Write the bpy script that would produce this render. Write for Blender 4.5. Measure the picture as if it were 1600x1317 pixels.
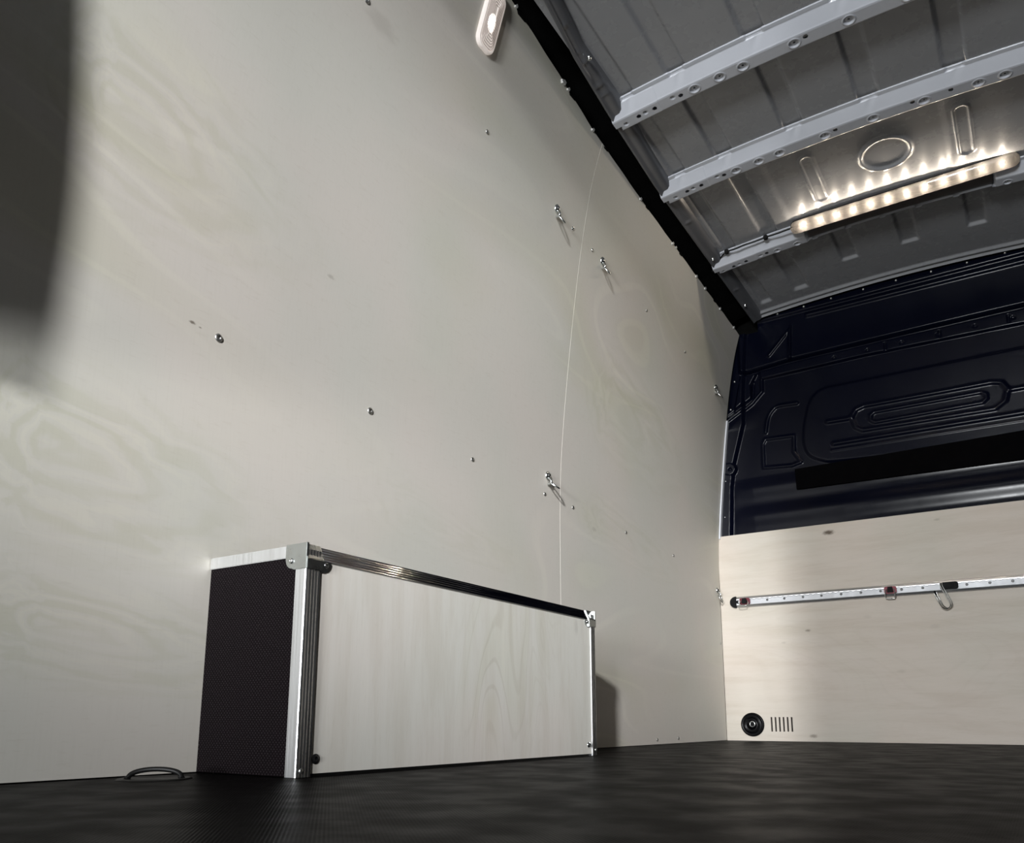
import bpy, bmesh, math
import numpy as np
from mathutils import Vector, Matrix

for o in list(bpy.data.objects):
    bpy.data.objects.remove(o, do_unlink=True)
SC = bpy.context.scene
COL = SC.collection
PI = math.pi

# ------------------------------------------------------------------ camera
YAW, PITCH, ROLL, FPX = 0.5749, 0.1978, 0.0020, 1271.57
cam_d = bpy.data.cameras.new('camera')
cam = bpy.data.objects.new('camera', cam_d)
COL.objects.link(cam)
fw = Vector((-math.sin(YAW) * math.cos(PITCH), math.cos(YAW) * math.cos(PITCH), math.sin(PITCH)))
rt = Vector((math.cos(YAW), math.sin(YAW), 0))
up = rt.cross(fw)
rt2 = rt * math.cos(ROLL) + up * math.sin(ROLL)
up2 = up * math.cos(ROLL) - rt * math.sin(ROLL)
M = Matrix((rt2, up2, -fw)).transposed().to_4x4()
M.translation = Vector((1.32491, -0.97568, 0.09622))
cam.matrix_world = M
cam_d.sensor_fit = 'HORIZONTAL'
cam_d.sensor_width = 36
cam_d.lens = FPX / 1600 * 36
cam_d.shift_y = (869.95 - 658.5) / 1600
cam_d.clip_start = 0.01
SC.camera = cam

# ------------------------------------------------------------------ light
SC.view_settings.view_transform = 'Standard'
SC.view_settings.look = 'None'
SC.view_settings.gamma = 1
SC.view_settings.use_curve_mapping = False
SC.view_settings.exposure = 0.0
world = bpy.data.worlds.new('daylight')
SC.world = world
world.use_nodes = True
bg = world.node_tree.nodes['Background']
bg.inputs[0].default_value = (0.93, 0.97, 1.0, 1)
bg.inputs[1].default_value = 0.03

def area(name, loc, target, sx, sy, power, color):
    l = bpy.data.lights.new(name, 'AREA')
    l.shape = 'RECTANGLE'
    l.size, l.size_y, l.energy, l.color = sx, sy, power, color
    o = bpy.data.objects.new(name, l)
    COL.objects.link(o)
    o.location = loc
    o.rotation_euler = (Vector(target) - Vector(loc)).to_track_quat('-Z', 'Y').to_euler()
    return o

# bright workshop lamps and an added low fill behind the open rear doors
P_HI, P_MID, P_LOW, P_LED, P_DOME = 1.0, 0.24, 0.86, 0.52, 1
def spot(name, loc, target, cone, radius, power, color):
    l = bpy.data.lights.new(name, 'SPOT')
    l.spot_size, l.spot_blend, l.shadow_soft_size, l.energy, l.color = math.radians(cone), 1.0, radius, power, color
    o = bpy.data.objects.new(name, l)
    COL.objects.link(o)
    o.location = loc
    o.rotation_euler = (Vector(target) - Vector(loc)).to_track_quat('-Z', 'Y').to_euler()
spot('workshop_spot', (3.35, -7.0, 2.62), (0.0, 0.86, 0.88), 17, 0.17, 4200 * P_HI, (0.98, 0.985, 1.0))
area('workshop_light_middle', (3.35, -7.0, 1.55), (0.5, 1.2, 1.0), 0.26, 0.9, 700 * P_MID, (0.98, 0.985, 1.0))
area('low_rear_fill', (1.35, -6.5, 0.55), (0.9, 1.2, 1.0), 0.9, 0.7, 500 * P_LOW, (0.95, 0.98, 1.0))  # unseen fill, added to brighten the roof bows and the bulkhead panel
DOME_ON = 1.5 * P_DOME

# ------------------------------------------------------------------ node helpers
def new_mat(name):
    m = bpy.data.materials.new(name)
    m.use_nodes = True
    nt = m.node_tree
    return m, nt, nt.nodes['Principled BSDF']

class N:
    def __init__(s, nt):
        s.nt = nt
    def a(s, kind, **kw):
        n = s.nt.nodes.new(kind)
        for k, v in kw.items():
            setattr(n, k, v)
        return n
    def put(s, sock, v):
        if hasattr(v, 'bl_idname') or isinstance(v, bpy.types.NodeSocket):
            s.nt.links.new(v, sock)
        elif v is not None:
            if isinstance(v, tuple) and len(v) == 3 and sock.type == 'RGBA':
                v = (*v, 1)
            sock.default_value = v
    def coord(s, scale=(1, 1, 1), loc=(0, 0, 0), rot=(0, 0, 0)):
        c = s.a('ShaderNodeTexCoord')
        m = s.a('ShaderNodeMapping')
        s.nt.links.new(c.outputs['Object'], m.inputs[0])
        m.inputs['Scale'].default_value = scale
        m.inputs['Location'].default_value = loc
        m.inputs['Rotation'].default_value = rot
        return m.outputs[0]
    def noise(s, vec, scale, detail=3, rough=.5, dist=0):
        n = s.a('ShaderNodeTexNoise')
        s.put(n.inputs['Vector'], vec)
        n.inputs['Scale'].default_value = scale
        n.inputs['Detail'].default_value = detail
        n.inputs['Roughness'].default_value = rough
        n.inputs['Distortion'].default_value = dist
        return n.outputs[0]
    def math(s, op, a, b=None, clamp=False):
        n = s.a('ShaderNodeMath', operation=op, use_clamp=clamp)
        s.put(n.inputs[0], a)
        if b is not None:
            s.put(n.inputs[1], b)
        return n.outputs[0]
    def rng(s, v, a, b, c=0, d=1):
        n = s.a('ShaderNodeMapRange', interpolation_type='SMOOTHSTEP')
        s.put(n.inputs[0], v)
        for i, x in enumerate((a, b, c, d)):
            n.inputs[i + 1].default_value = x
        return n.outputs[0]
    def mix(s, f, a, b, mode='MIX'):
        n = s.a('ShaderNodeMix', data_type='RGBA', blend_type=mode)
        s.put(n.inputs[0], f)
        s.put(n.inputs[6], a)
        s.put(n.inputs[7], b)
        return n.outputs[2]
    def bump(s, h, strength, dist, bsdf):
        n = s.a('ShaderNodeBump')
        s.put(n.inputs['Height'], h)
        n.inputs['Strength'].default_value = strength
        n.inputs['Distance'].default_value = dist
        s.nt.links.new(n.outputs[0], bsdf.inputs['Normal'])

def plain(name, col, rough=.5, metal=0.0, spec=.5, coat=0):
    m, nt, b = new_mat(name)
    b.inputs['Base Color'].default_value = (*col, 1)
    b.inputs['Roughness'].default_value = rough
    b.inputs['Metallic'].default_value = metal
    b.inputs['Specular IOR Level'].default_value = spec
    b.inputs['Coat Weight'].default_value = coat
    # a little uneven gloss
    n = N(nt)
    v = n.noise(n.coord(), 35, 3)
    n.put(b.inputs['Roughness'], n.rng(v, .3, .7, max(0, rough - .05), min(1, rough + .05)))
    return m

def birch(name, warm, dark_line, along, seed, amp=1.0, pores=True, knots=(), axis_n=0, swirls=(), fs=1.0, streak=0.0):
    """veneer: along = axis (0 x, 1 y, 2 z) the grain runs; figure as bent contour lines."""
    m, nt, b = new_mat(name)
    n = N(nt)
    sc = [1.6, 1.6, 1.6]
    sc[along] = .45
    loc = (seed * 3.1, seed * 1.7, seed * 2.3)
    v = n.noise(n.coord(tuple(sc), loc), 1.15 * fs, 1.2, .45, .5)
    # slightly different lines per contour
    w = n.math('SINE', n.math('MULTIPLY', v, 95.0))
    thin = n.rng(w, .72, 1.0)
    w2 = n.math('SINE', n.math('MULTIPLY', v, 36.0))
    band = n.rng(w2, -1, 1)
    mask = n.rng(n.noise(n.coord((.8, .8, .8), loc), 1.5, 1), .42, .68)
    tint = n.rng(n.noise(n.coord((1, 1, 1), (loc[1], loc[0], 2)), 2.1, 2), .3, .7)
    c = n.mix(tint, tuple(x * f for x, f in zip(warm, (.97, .985, .96))), tuple(x * f for x, f in zip(warm, (1.03, 1.0, .98))))
    fig = n.mix(band, (.935, .945, .885, 1), (1, 1, 1, 1))
    c = n.mix(n.math('MULTIPLY', mask, amp, True), c, n.mix(1.0, c, fig, 'MULTIPLY'))
    line = (.72, .69, .64, 1) if dark_line else (1.10, 1.11, 1.08, 1)
    c = n.mix(n.math('MULTIPLY', n.math('MULTIPLY', thin, mask), .55 * amp, True), c, n.mix(1.0, c, line, 'MULTIPLY'))
    if streak:
        s2 = [9.0, 9.0, 9.0]
        s2[along] = 1.1
        q = n.noise(n.coord(tuple(s2), loc), 2.2, 4, .62, .3)
        c = n.mix(n.rng(q, .40, .70, 0, streak), c, n.mix(1.0, c, (.86, .83, .79, 1), 'MULTIPLY'))
        c = n.mix(n.rng(q, .25, .42, streak * .8, 0), c, n.mix(1.0, c, (1.07, 1.07, 1.06, 1), 'MULTIPLY'))
    # fine pores
    ps = [60, 60, 60]
    ps[along] = 7 if not pores else 9
    f = n.noise(n.coord(tuple(ps)), 3.0, 3, .6)
    c = n.mix(n.rng(f, .56, .72, 0, .30), c, n.mix(1.0, c, (.88, .86, .83, 1), 'MULTIPLY'))
    cs = [220, 220, 220]
    cs[2 if along == 1 else along] = 14
    g = n.noise(n.coord(tuple(cs)), 1.0, 2, .5)
    c = n.mix(n.rng(g, .45, .75, 0, .28), c, n.mix(1.0, c, (.93, .93, .92, 1), 'MULTIPLY'))
    # cathedral figure: blunt at the left, drawn out to the right
    for (y0_, z0_, a_, b_, st_) in swirls:
        tc = n.a('ShaderNodeTexCoord')
        sp = n.a('ShaderNodeSeparateXYZ')
        nt.links.new(tc.outputs['Object'], sp.inputs[0])
        u = n.math('DIVIDE', n.math('SUBTRACT', sp.outputs[1], y0_), a_)
        v_ = n.math('DIVIDE', n.math('SUBTRACT', n.math('ADD', sp.outputs[2], n.math('MULTIPLY', sp.outputs[1], .12)), z0_ + .12 * y0_), b_)
        u = n.math('ADD', n.math('MULTIPLY', n.math('MAXIMUM', u, 0.0), .30), n.math('MINIMUM', u, 0.0))
        cb = n.a('ShaderNodeCombineXYZ')
        n.put(cb.inputs[0], u); n.put(cb.inputs[1], v_); cb.inputs[2].default_value = y0_ * 5
        ln = n.a('ShaderNodeVectorMath', operation='LENGTH')
        nt.links.new(cb.outputs[0], ln.inputs[0])
        ln2 = n.math('SQRT', n.math('ADD', n.math('MULTIPLY', u, u), n.math('MULTIPLY', v_, v_)))
        dd = n.math('ADD', ln2, n.math('MULTIPLY', n.math('SUBTRACT', n.noise(cb.outputs[0], 1.5, 3, .5, .8), .5), 1.1))
        lf = n.noise(cb.outputs[0], .9, 2)
        sw = n.math('SINE', n.math('ADD', n.math('MULTIPLY', dd, 13.0), n.math('MULTIPLY', lf, 6.0)))
        fall = n.math('MULTIPLY', n.rng(lf, .35, .6, .35, 1.0), n.rng(dd, .7, 2.1, st_, 0))
        c = n.mix(fall, c, n.mix(1.0, c, n.mix(n.rng(sw, -1.0, .3), (.92, .925, .86, 1), (.99, .99, .97, 1)), 'MULTIPLY'))
        c = n.mix(n.math('MULTIPLY', fall, n.rng(sw, .6, 1.0, 0, .5)), c, n.mix(1.0, c, (1.08, 1.08, 1.04, 1), 'MULTIPLY'))
    # knots: small dark marks at fixed places of the sheet
    for (kx, ky, kz, r, st) in knots:
        sc_ = [1 / r, 1 / r, 1 / r]
        sc_[along] = 1 / (r * 2.2)
        sc_[axis_n] = 0
        mp = n.a('ShaderNodeMapping')
        tc = n.a('ShaderNodeTexCoord')
        nt.links.new(tc.outputs['Object'], mp.inputs[0])
        mp.inputs['Scale'].default_value = sc_
        mp.inputs['Location'].default_value = (-kx * sc_[0], -ky * sc_[1], -kz * sc_[2])
        ln = n.a('ShaderNodeVectorMath', operation='LENGTH')
        nt.links.new(mp.outputs[0], ln.inputs[0])
        dd = n.math('ADD', ln.outputs['Value'], n.math('MULTIPLY', n.noise(mp.outputs[0], 2.2, 2), .7))
        c = n.mix(n.rng(dd, .6, 1.5, st, 0), c, (.10, .075, .05, 1))
    n.put(b.inputs['Base Color'], c)
    b.inputs['Roughness'].default_value = .52
    b.inputs['Specular IOR Level'].default_value = .35
    n.bump(f, .12, .0006, b)
    return m

M_WALL = birch('birch_wall', (.600, .580, .540), False, 1, 1.0, 1.0, True,
               [(0, -.083, .856, .004, .8), (0, -.065, .853, .002, .6), (0, .256, 1.115, .006, .3), (0, 1.62, .78, .01, .2), (0, .30, 1.80, .03, .15)], 0,
               [(-.33, .54, .09, .105, 1.0), (-.30, 1.20, .09, .12, .9), (-.30, .25, .10, .06, .9), (1.72, 1.30, .14, .14, .7), (1.70, .82, .14, .07, .5), (.60, .62, .12, .06, .35)])
M_PANEL = birch('birch_bulkhead', (.575, .525, .470), True, 0, 4.0, .13, True,
                [(.54, 0, .97, .014, 1.0), (.415, 0, .512, .007, .6), (.408, 0, .026, .01, .55), (.30, 0, .46, .006, .18),
                 (1.0, 0, .972, .007, .25), (.80, 0, .31, .010, .12), (.68, 0, .56, .01, .10), (.95, 0, .50, .012, .12)], 1, fs=1.6, streak=.55)
M_MAPLE = birch('maple_front', (.80, .775, .73), True, 2, 7.3, 1.0, True, [(.266, .99, .345, .012, .15)], 0, fs=2.6, streak=.5)

# dark phenolic floor with a fine pressed mesh and dust
def floor_mat():
    m, nt, b = new_mat('phenolic_floor')
    n = N(nt)
    big = n.noise(n.coord((1, .6, 1)), 3.0, 4, .6)
    c = n.mix(n.rng(big, .3, .7), (.0040, .0036, .0037), (.0060, .0054, .0055))
    v = n.a('ShaderNodeTexVoronoi')
    n.put(v.inputs['Vector'], n.coord((1, 1, 1)))
    v.inputs['Scale'].default_value = 26
    dot = n.rng(v.outputs['Distance'], .03, .06, 1, 0)
    pick = n.rng(n.noise(n.coord((1, 1, 1), (3, 1, 0)), 17, 1), .66, .70)
    c = n.mix(n.math('MULTIPLY', dot, n.math('MULTIPLY', pick, .7)), c, (.45, .43, .40, 1))
    n.put(b.inputs['Base Color'], c)
    n.put(b.inputs['Roughness'], n.rng(n.noise(n.coord((1.2, 1.2, 1)), 9, 4), .3, .7, .34, .46))
    w1 = n.a('ShaderNodeTexWave', bands_direction='X')
    w2 = n.a('ShaderNodeTexWave', bands_direction='Y')
    for w in (w1, w2):
        n.put(w.inputs['Vector'], n.coord((1, 1, 1), (0, 0, 0), (0, 0, .78)))
        w.inputs['Scale'].default_value = 85
    h = n.math('MULTIPLY', w1.outputs[1], w2.outputs[1])
    n.bump(h, .35, .0008, b)
    b.inputs['Specular IOR Level'].default_value = .011
    return m
M_FLOOR = floor_mat()

def dotted():
    m, nt, b = new_mat('black_antislip_film')
    n = N(nt)
    v = n.a('ShaderNodeTexVoronoi')
    v.inputs['Randomness'].default_value = .12
    v.inputs['Scale'].default_value = 185
    n.put(v.inputs['Vector'], n.coord((1, .0, 1), (0, 0, 0), (0, .785, 0)))
    h = n.rng(v.outputs['Distance'], .12, .34, 1, 0)
    n.put(b.inputs['Base Color'], n.mix(h, (.0035, .0024, .0030), (.016, .013, .0145)))
    b.inputs['Roughness'].default_value = .45
    b.inputs['Specular IOR Level'].default_value = .045
    n.bump(h, .3, .0006, b)
    return m
M_BLACKFILM = dotted()

def paint(name, c1, c2, rough, streak=None, coat=0, spec=.5):
    m, nt, b = new_mat(name)
    n = N(nt)
    v = n.noise(n.coord((1, 1, 1)), 2.5, 4, .6)
    n.put(b.inputs['Base Color'], n.mix(n.rng(v, .3, .7), c1, c2))
    r = n.noise(n.coord((1, 1, 1)), 14, 4, .6)
    n.put(b.inputs['Roughness'], n.rng(r, .3, .7, rough - .015, rough + .02))
    b.inputs['Coat Weight'].default_value = coat
    b.inputs['Coat Roughness'].default_value = .15
    b.inputs['Specular IOR Level'].default_value = spec
    return m
M_SKIN = paint('grey_roof_primer', (.285, .290, .305), (.305, .310, .325), .27)
M_BOW = paint('light_grey_paint', (.52, .54, .59), (.55, .57, .62), .34, coat=.3)
M_NAVY = paint('navy_bulkhead_paint', (.0012, .0018, .0060), (.0017, .0023, .0075), .21, spec=.14)
M_WHITEBODY = paint('white_body_paint', (.6, .62, .66), (.64, .66, .7), .35)
M_DARKSIDE = plain('dark_side_paint', (.045, .048, .055), .45)
M_FRAME = plain('dark_door_frame_paint', (.012, .014, .022), .4)
M_BLACK = plain('matt_black_plastic', (.003, .003, .0035), .6, spec=.15)
M_VOID = plain('cavity_shade_black', (.0025, .0025, .0025), .9, spec=.1)  # near-black stands in for the shade inside the body cavities
M_STRIP = plain('matt_black_strip', (.0012, .0011, .0015), .9, spec=.04)
M_RUBBER = plain('black_rubber', (.004, .004, .004), .45, spec=.25)
M_CHROME = plain('zinc_plated_steel', (.62, .64, .63), .24, 1.0)
M_STEEL = plain('galvanised_steel', (.50, .52, .51), .30, 1.0)
M_SCREW = plain('dull_screw_steel', (.48, .48, .46), .42, 1.0)
M_RED = plain('dark_red_anodised', (.11, .012, .022), .35, .4)
M_GLOSSBLACK = plain('black_coated_bolt', (.012, .012, .013), .3, .3)
M_CLIP = plain('white_plastic_clip', (.7, .7, .68), .4)
M_GROUND = plain('concrete_ground', (.30, .29, .28), .8)

def brushed(name, col, rough, axis, scale=160, bmp=.10):
    m, nt, b = new_mat(name)
    n = N(nt)
    s = [scale] * 3
    s[axis] = 2.0
    v = n.noise(n.coord(tuple(s)), 2.0, 3, .6)
    b.inputs['Metallic'].default_value = 1
    n.put(b.inputs['Base Color'], n.mix(v, tuple(c * .92 for c in col), col))
    n.put(b.inputs['Roughness'], n.rng(v, .3, .7, max(.03, rough - .06), rough + .06))
    n.bump(v, bmp, .0004, b)
    return m
M_ALU_FLAT = brushed('satin_aluminium', (.80, .81, .82), .42, 2)
M_ALU_GLOSS = brushed('bright_fluted_aluminium', (.42, .41, .41), .09, 1, 90, .02)
M_ALU_POST = brushed('fluted_aluminium_post', (.78, .79, .80), .28, 2, 90)
M_ALU_RAIL = brushed('anodised_rail_aluminium', (.72, .73, .75), .36, 0)
M_TRACKFACE = plain('rail_track_face', (.50, .51, .53), .45, .3)

def emis(name, col, st, base=(.8, .8, .8)):
    m, nt, b = new_mat(name)
    b.inputs['Base Color'].default_value = (*base, 1)
    b.inputs['Emission Color'].default_value = (*col, 1)
    b.inputs['Emission Strength'].default_value = st
    return m
M_LED = emis('warm_led', (1.0, .87, .72), 2500 * P_LED)
M_DOME = emis('dome_led', (1.0, .93, .84), DOME_ON)
M_DOMELENS = emis('lit_dome_lens', (1.0, .88, .79), .32, (.62, .58, .56))
M_RIDGE = plain('shaded_lens_ridge', (.42, .36, .34), .3)
def clear():
    m = bpy.data.materials.new('clear_lens_plastic')
    m.use_nodes = True
    nt = m.node_tree
    nt.nodes.clear()
    o = nt.nodes.new('ShaderNodeOutputMaterial')
    t = nt.nodes.new('ShaderNodeBsdfTransparent')
    g = nt.nodes.new('ShaderNodeBsdfGlossy')
    d = nt.nodes.new('ShaderNodeBsdfTranslucent')
    t.inputs[0].default_value = (.93, .92, .90, 1)
    g.inputs['Roughness'].default_value = .12
    d.inputs[0].default_value = (.85, .80, .74, 1)
    m1 = nt.nodes.new('ShaderNodeMixShader')
    m2 = nt.nodes.new('ShaderNodeMixShader')
    m1.inputs[0].default_value = .06
    m2.inputs[0].default_value = .034
    nt.links.new(t.outputs[0], m1.inputs[1]); nt.links.new(g.outputs[0], m1.inputs[2])
    nt.links.new(m1.outputs[0], m2.inputs[1]); nt.links.new(d.outputs[0], m2.inputs[2])
    nt.links.new(m2.outputs[0], o.inputs[0])
    return m
M_CLEAR = clear()

# ------------------------------------------------------------------ mesh helpers
def link(name, me, mat, parent=None, smooth=False, label=None, cat=None, group=None, kind=None):
    if mat:
        me.materials.append(mat)
    o = bpy.data.objects.new(name, me)
    COL.objects.link(o)
    if parent:
        o.parent = parent
    if smooth:
        me.polygons.foreach_set('use_smooth', [True] * len(me.polygons))
    tag(o, label, cat, group, kind)
    return o

def tag(o, label=None, cat=None, group=None, kind=None):
    if label: o['label'] = label
    if cat: o['category'] = cat
    if group: o['group'] = group
    if kind: o['kind'] = kind
    return o

def empty(name, loc=(0, 0, 0), **kw):
    o = bpy.data.objects.new(name, None)
    COL.objects.link(o)
    o.location = loc
    o.empty_display_size = .05
    return tag(o, **kw)

def mesh(name, vs, fs):
    me = bpy.data.meshes.new(name)
    me.from_pydata([tuple(map(float, v)) for v in vs], [], fs)
    me.update()
    return me

def grid_mesh(name, P, keep=None, flip=False):
    """P: array (nu, nv, 3) -> quad grid; keep: bool (nu-1, nv-1)"""
    nu, nv = P.shape[:2]
    idx = np.arange(nu * nv).reshape(nu, nv)
    q = np.stack([idx[:-1, :-1], idx[1:, :-1], idx[1:, 1:], idx[:-1, 1:]], -1)
    if flip:
        q = q[..., ::-1]
    if keep is not None:
        q = q[keep]
    q = q.reshape(-1, 4)
    me = bpy.data.meshes.new(name)
    me.vertices.add(nu * nv)
    me.vertices.foreach_set('co', P.reshape(-1).astype(np.float32))
    me.loops.add(q.size)
    me.loops.foreach_set('vertex_index', q.reshape(-1).astype(np.int32))
    me.polygons.add(len(q))
    me.polygons.foreach_set('loop_start', (np.arange(len(q)) * 4).astype(np.int32))
    me.polygons.foreach_set('loop_total', np.full(len(q), 4, np.int32))
    me.update(calc_edges=True)
    me.validate()
    return me

def box(name, a, b, mat, parent=None, bev=.0, **kw):
    bm = bmesh.new()
    bmesh.ops.create_cube(bm, size=1)
    for v in bm.verts:
        v.co = Vector([(a[i] + b[i]) / 2 + v.co[i] * (b[i] - a[i]) for i in range(3)])
    if bev > 0:
        bmesh.ops.bevel(bm, geom=bm.edges[:], offset=bev, segments=2, affect='EDGES')
    me = bpy.data.meshes.new(name)
    bm.to_mesh(me); bm.free()
    return link(name, me, mat, parent, **kw)

def prism(name, poly, axis, a, b, mat, parent=None, bev=0, **kw):
    """extrude polygon (2D in the other two axes, cyclic order) along axis from a to b"""
    def p3(u, v, w):
        c = [0, 0, 0]
        o2 = [i for i in range(3) if i != axis]
        c[o2[0]], c[o2[1]], c[axis] = u, v, w
        return c
    k = len(poly)
    vs = [p3(u, v, a) for u, v in poly] + [p3(u, v, b) for u, v in poly]
    fs = [tuple(range(k)), tuple(range(2 * k - 1, k - 1, -1))] + [(i, i + k, (i + 1) % k + k, (i + 1) % k) for i in range(k)]
    bm = bmesh.new()
    bv = [bm.verts.new(v) for v in vs]
    for f in fs:
        bm.faces.new([bv[i] for i in f])
    bmesh.ops.recalc_face_normals(bm, faces=bm.faces[:])
    if bev:
        bmesh.ops.bevel(bm, geom=bm.edges[:], offset=bev, segments=2, affect='EDGES')
    me = bpy.data.meshes.new(name)
    bm.to_mesh(me); bm.free()
    return link(name, me, mat, parent, **kw)

def frame_from(nrm, hint=(0, 0, 1)):
    n = Vector(nrm).normalized()
    h = Vector(hint)
    if abs(n.dot(h)) > .95: h = Vector((0, 1, 0))
    x = h.cross(n).normalized()
    y = n.cross(x)
    return Matrix((x, y, n)).transposed().to_4x4()

def lathe_me(name, prof, seg=24):
    """prof: list (r,h) revolve about local z"""
    vs, fs = [], []
    for r, h in prof:
        for i in range(seg):
            t = 2 * PI * i / seg
            vs.append((r * math.cos(t), r * math.sin(t), h))
    for j in range(len(prof) - 1):
        for i in range(seg):
            k = (i + 1) % seg
            fs.append((j * seg + i, j * seg + k, (j + 1) * seg + k, (j + 1) * seg + i))
    fs.append(tuple(range((len(prof) - 1) * seg, len(prof) * seg)))
    return mesh(name, vs, fs)

def place(o, loc, nrm=(0, 0, 1), hint=(0, 0, 1)):
    m = frame_from(nrm, hint)
    m.translation = Vector(loc)
    if o.parent:
        o.matrix_basis = o.parent.matrix_basis.inverted() @ m
    else:
        o.matrix_basis = m
    return o

def tube_me(name, pts, r, seg=8, closed=False, r_end=None):
    pts = [Vector(p) for p in pts]
    k = len(pts)
    vs, fs = [], []
    prev = None
    for i, p in enumerate(pts):
        if closed:
            t = (pts[(i + 1) % k] - pts[i - 1]).normalized()
        else:
            t = (pts[min(i + 1, k - 1)] - pts[max(i - 1, 0)]).normalized()
        if prev is None:
            n = t.orthogonal().normalized()
        else:
            n = (prev - t * prev.dot(t)).normalized()
        prev = n
        b = t.cross(n)
        for s in range(seg):
            a = 2 * PI * s / seg
            vs.append(p + (n * math.cos(a) + b * math.sin(a)) * r)
    for i in range(k if closed else k - 1):
        j = (i + 1) % k
        for s in range(seg):
            u = (s + 1) % seg
            fs.append((i * seg + s, i * seg + u, j * seg + u, j * seg + s))
    if not closed:
        fs.append(tuple(range(seg))[::-1]); fs.append(tuple(range((k - 1) * seg, k * seg)))
    return mesh(name, vs, fs)

def curve_pts(ctrl, n=8):
    c = [Vector(p) for p in ctrl]
    out = []
    for i in range(len(c) - 1):
        p0, p1, p2, p3 = c[max(i - 1, 0)], c[i], c[i + 1], c[min(i + 2, len(c) - 1)]
        for j in range(n):
            t = j / n
            out.append(.5 * ((2 * p1) + (p2 - p0) * t + (2 * p0 - 5 * p1 + 4 * p2 - p3) * t * t + (3 * p1 - p0 - 3 * p2 + p3) * t ** 3))
    out.append(c[-1])
    return out

# ------------------------------------------------------------------ van shell
W = 1.875          # inner width
L = 2.9936         # rear sill .. bulkhead
Y0 = -1.05
PZ = np.array([0, .8, .97, 1.13, 1.3, 1.5, 1.7, 1.86, 2.0, 2.13, 2.24])
PX = np.array([0, 0, .006, .02, .038, .062, .09, .117, .147, .188, .228])
def wx(z):
    return float(np.interp(z, PZ, PX))
def wn(z):
    dz = .04
    s = (wx(z + dz) - wx(z - dz)) / (2 * dz)
    return Vector((1, 0, -s)).normalized()
TY = [-1.05, .7, 1.05, 1.3, 1.7, 2.1, 2.5, 2.994]
TZ = [2.20, 2.195, 2.165, 2.138, 2.118, 2.105, 2.092, 2.078]
def ztop(y):
    return float(np.interp(y, TY, TZ))

def wall_sheet(name, y0, y1, mirror, mat, parent, lift=0.0, th=.009):
    ys = np.linspace(y0, y1, max(2, int((y1 - y0) / .08)))
    nz = 60
    front, back = [], []
    for y in ys:
        zt = ztop(y) + .0015 * math.sin(y * 37)
        zs = np.linspace(.002, zt, nz)
        # smooth profile by local averaging
        xs = np.array([np.mean([wx(z + d) for d in (-.06, -.03, 0, .03, .06)]) for z in zs]) + lift
        xs[zs < .7] = lift
        front.append(np.stack([xs, np.full(nz, y), zs], -1))
        back.append(np.stack([xs - th, np.full(nz, y), zs], -1))
    F, Bk = np.array(front), np.array(back)
    if mirror:
        F[..., 0] = W - F[..., 0]; Bk[..., 0] = W - Bk[..., 0]
    vs, fs, sm = [], [], []
    def patch(G, smooth_, flip):
        b0 = len(vs)
        nu, nv = G.shape[:2]
        vs.extend(G.reshape(-1, 3))
        for i in range(nu - 1):
            for j in range(nv - 1):
                q = (b0 + i * nv + j, b0 + (i + 1) * nv + j, b0 + (i + 1) * nv + j + 1, b0 + i * nv + j + 1)
                fs.append(q[::-1] if flip else q); sm.append(smooth_)
    patch(F, True, mirror)
    patch(Bk, True, not mirror)
    patch(np.stack([F[0], Bk[0]]), False, not mirror)
    patch(np.stack([F[-1], Bk[-1]]), False, mirror)
    patch(np.stack([F[:, -1], Bk[:, -1]]), False, mirror)
    patch(np.stack([F[:, 0], Bk[:, 0]]), False, not mirror)
    me = mesh(name, vs, fs)
    me.polygons.foreach_set('use_smooth', sm)
    return link(name, me, mat, parent)

# floor
fl = prism('floor', [(-.012, Y0), (W + .012, Y0), (W + .012, L + .01), (-.012, L + .01)], 2, -.018, 0, M_FLOOR, kind='structure')
fl['label'] = 'dark textured plywood floor of the van'
wl = empty('wall_left', kind='structure', label='pale birch plywood side wall lining')
wall_sheet('plywood_panel', Y0, 1.3668, False, M_WALL, wl)
wall_sheet('plywood_panel', 1.3684, L - .001, False, M_WALL, wl, lift=.0005)
wr = empty('wall_right', kind='structure', label='dark painted sheet metal of the opposite side with sliding door')
wall_sheet('side_panel', Y0, 1.3668, True, M_DARKSIDE, wr)
wall_sheet('sliding_door_panel', 1.3782, L - .001, True, M_DARKSIDE, wr)

# rear door frame: unseen, with the left post shaped to cast the wall shadow
def rear():
    r = empty('wall_rear', kind='structure', label='dark body frame round the open rear doorway')
    y0, y1 = Y0 - .03, Y0 + .09
    left = [(-.06, -.02), (.06, -.02), (.06, .62), (.16, .70), (.314, .80), (.334, 1.3), (.355, 2.3), (-.06, 2.3)]
    prism('door_post', left, 1, y0, y1, M_FRAME, r)
    right = [(-.06, -.02), (.275, -.02), (.285, 1.3), (.305, 2.3), (-.06, 2.3)]
    prism('door_post', [(W - x, z) for x, z in right], 1, y0, y1, M_FRAME, r)
    box('door_header', (.355, y0, 2.15), (W - .305, y1, 2.3), M_FRAME, r)
rear()
box('ground', (-4, -9, -.66), (6, Y0 - .05, -.62), M_GROUND, kind='structure')

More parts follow.
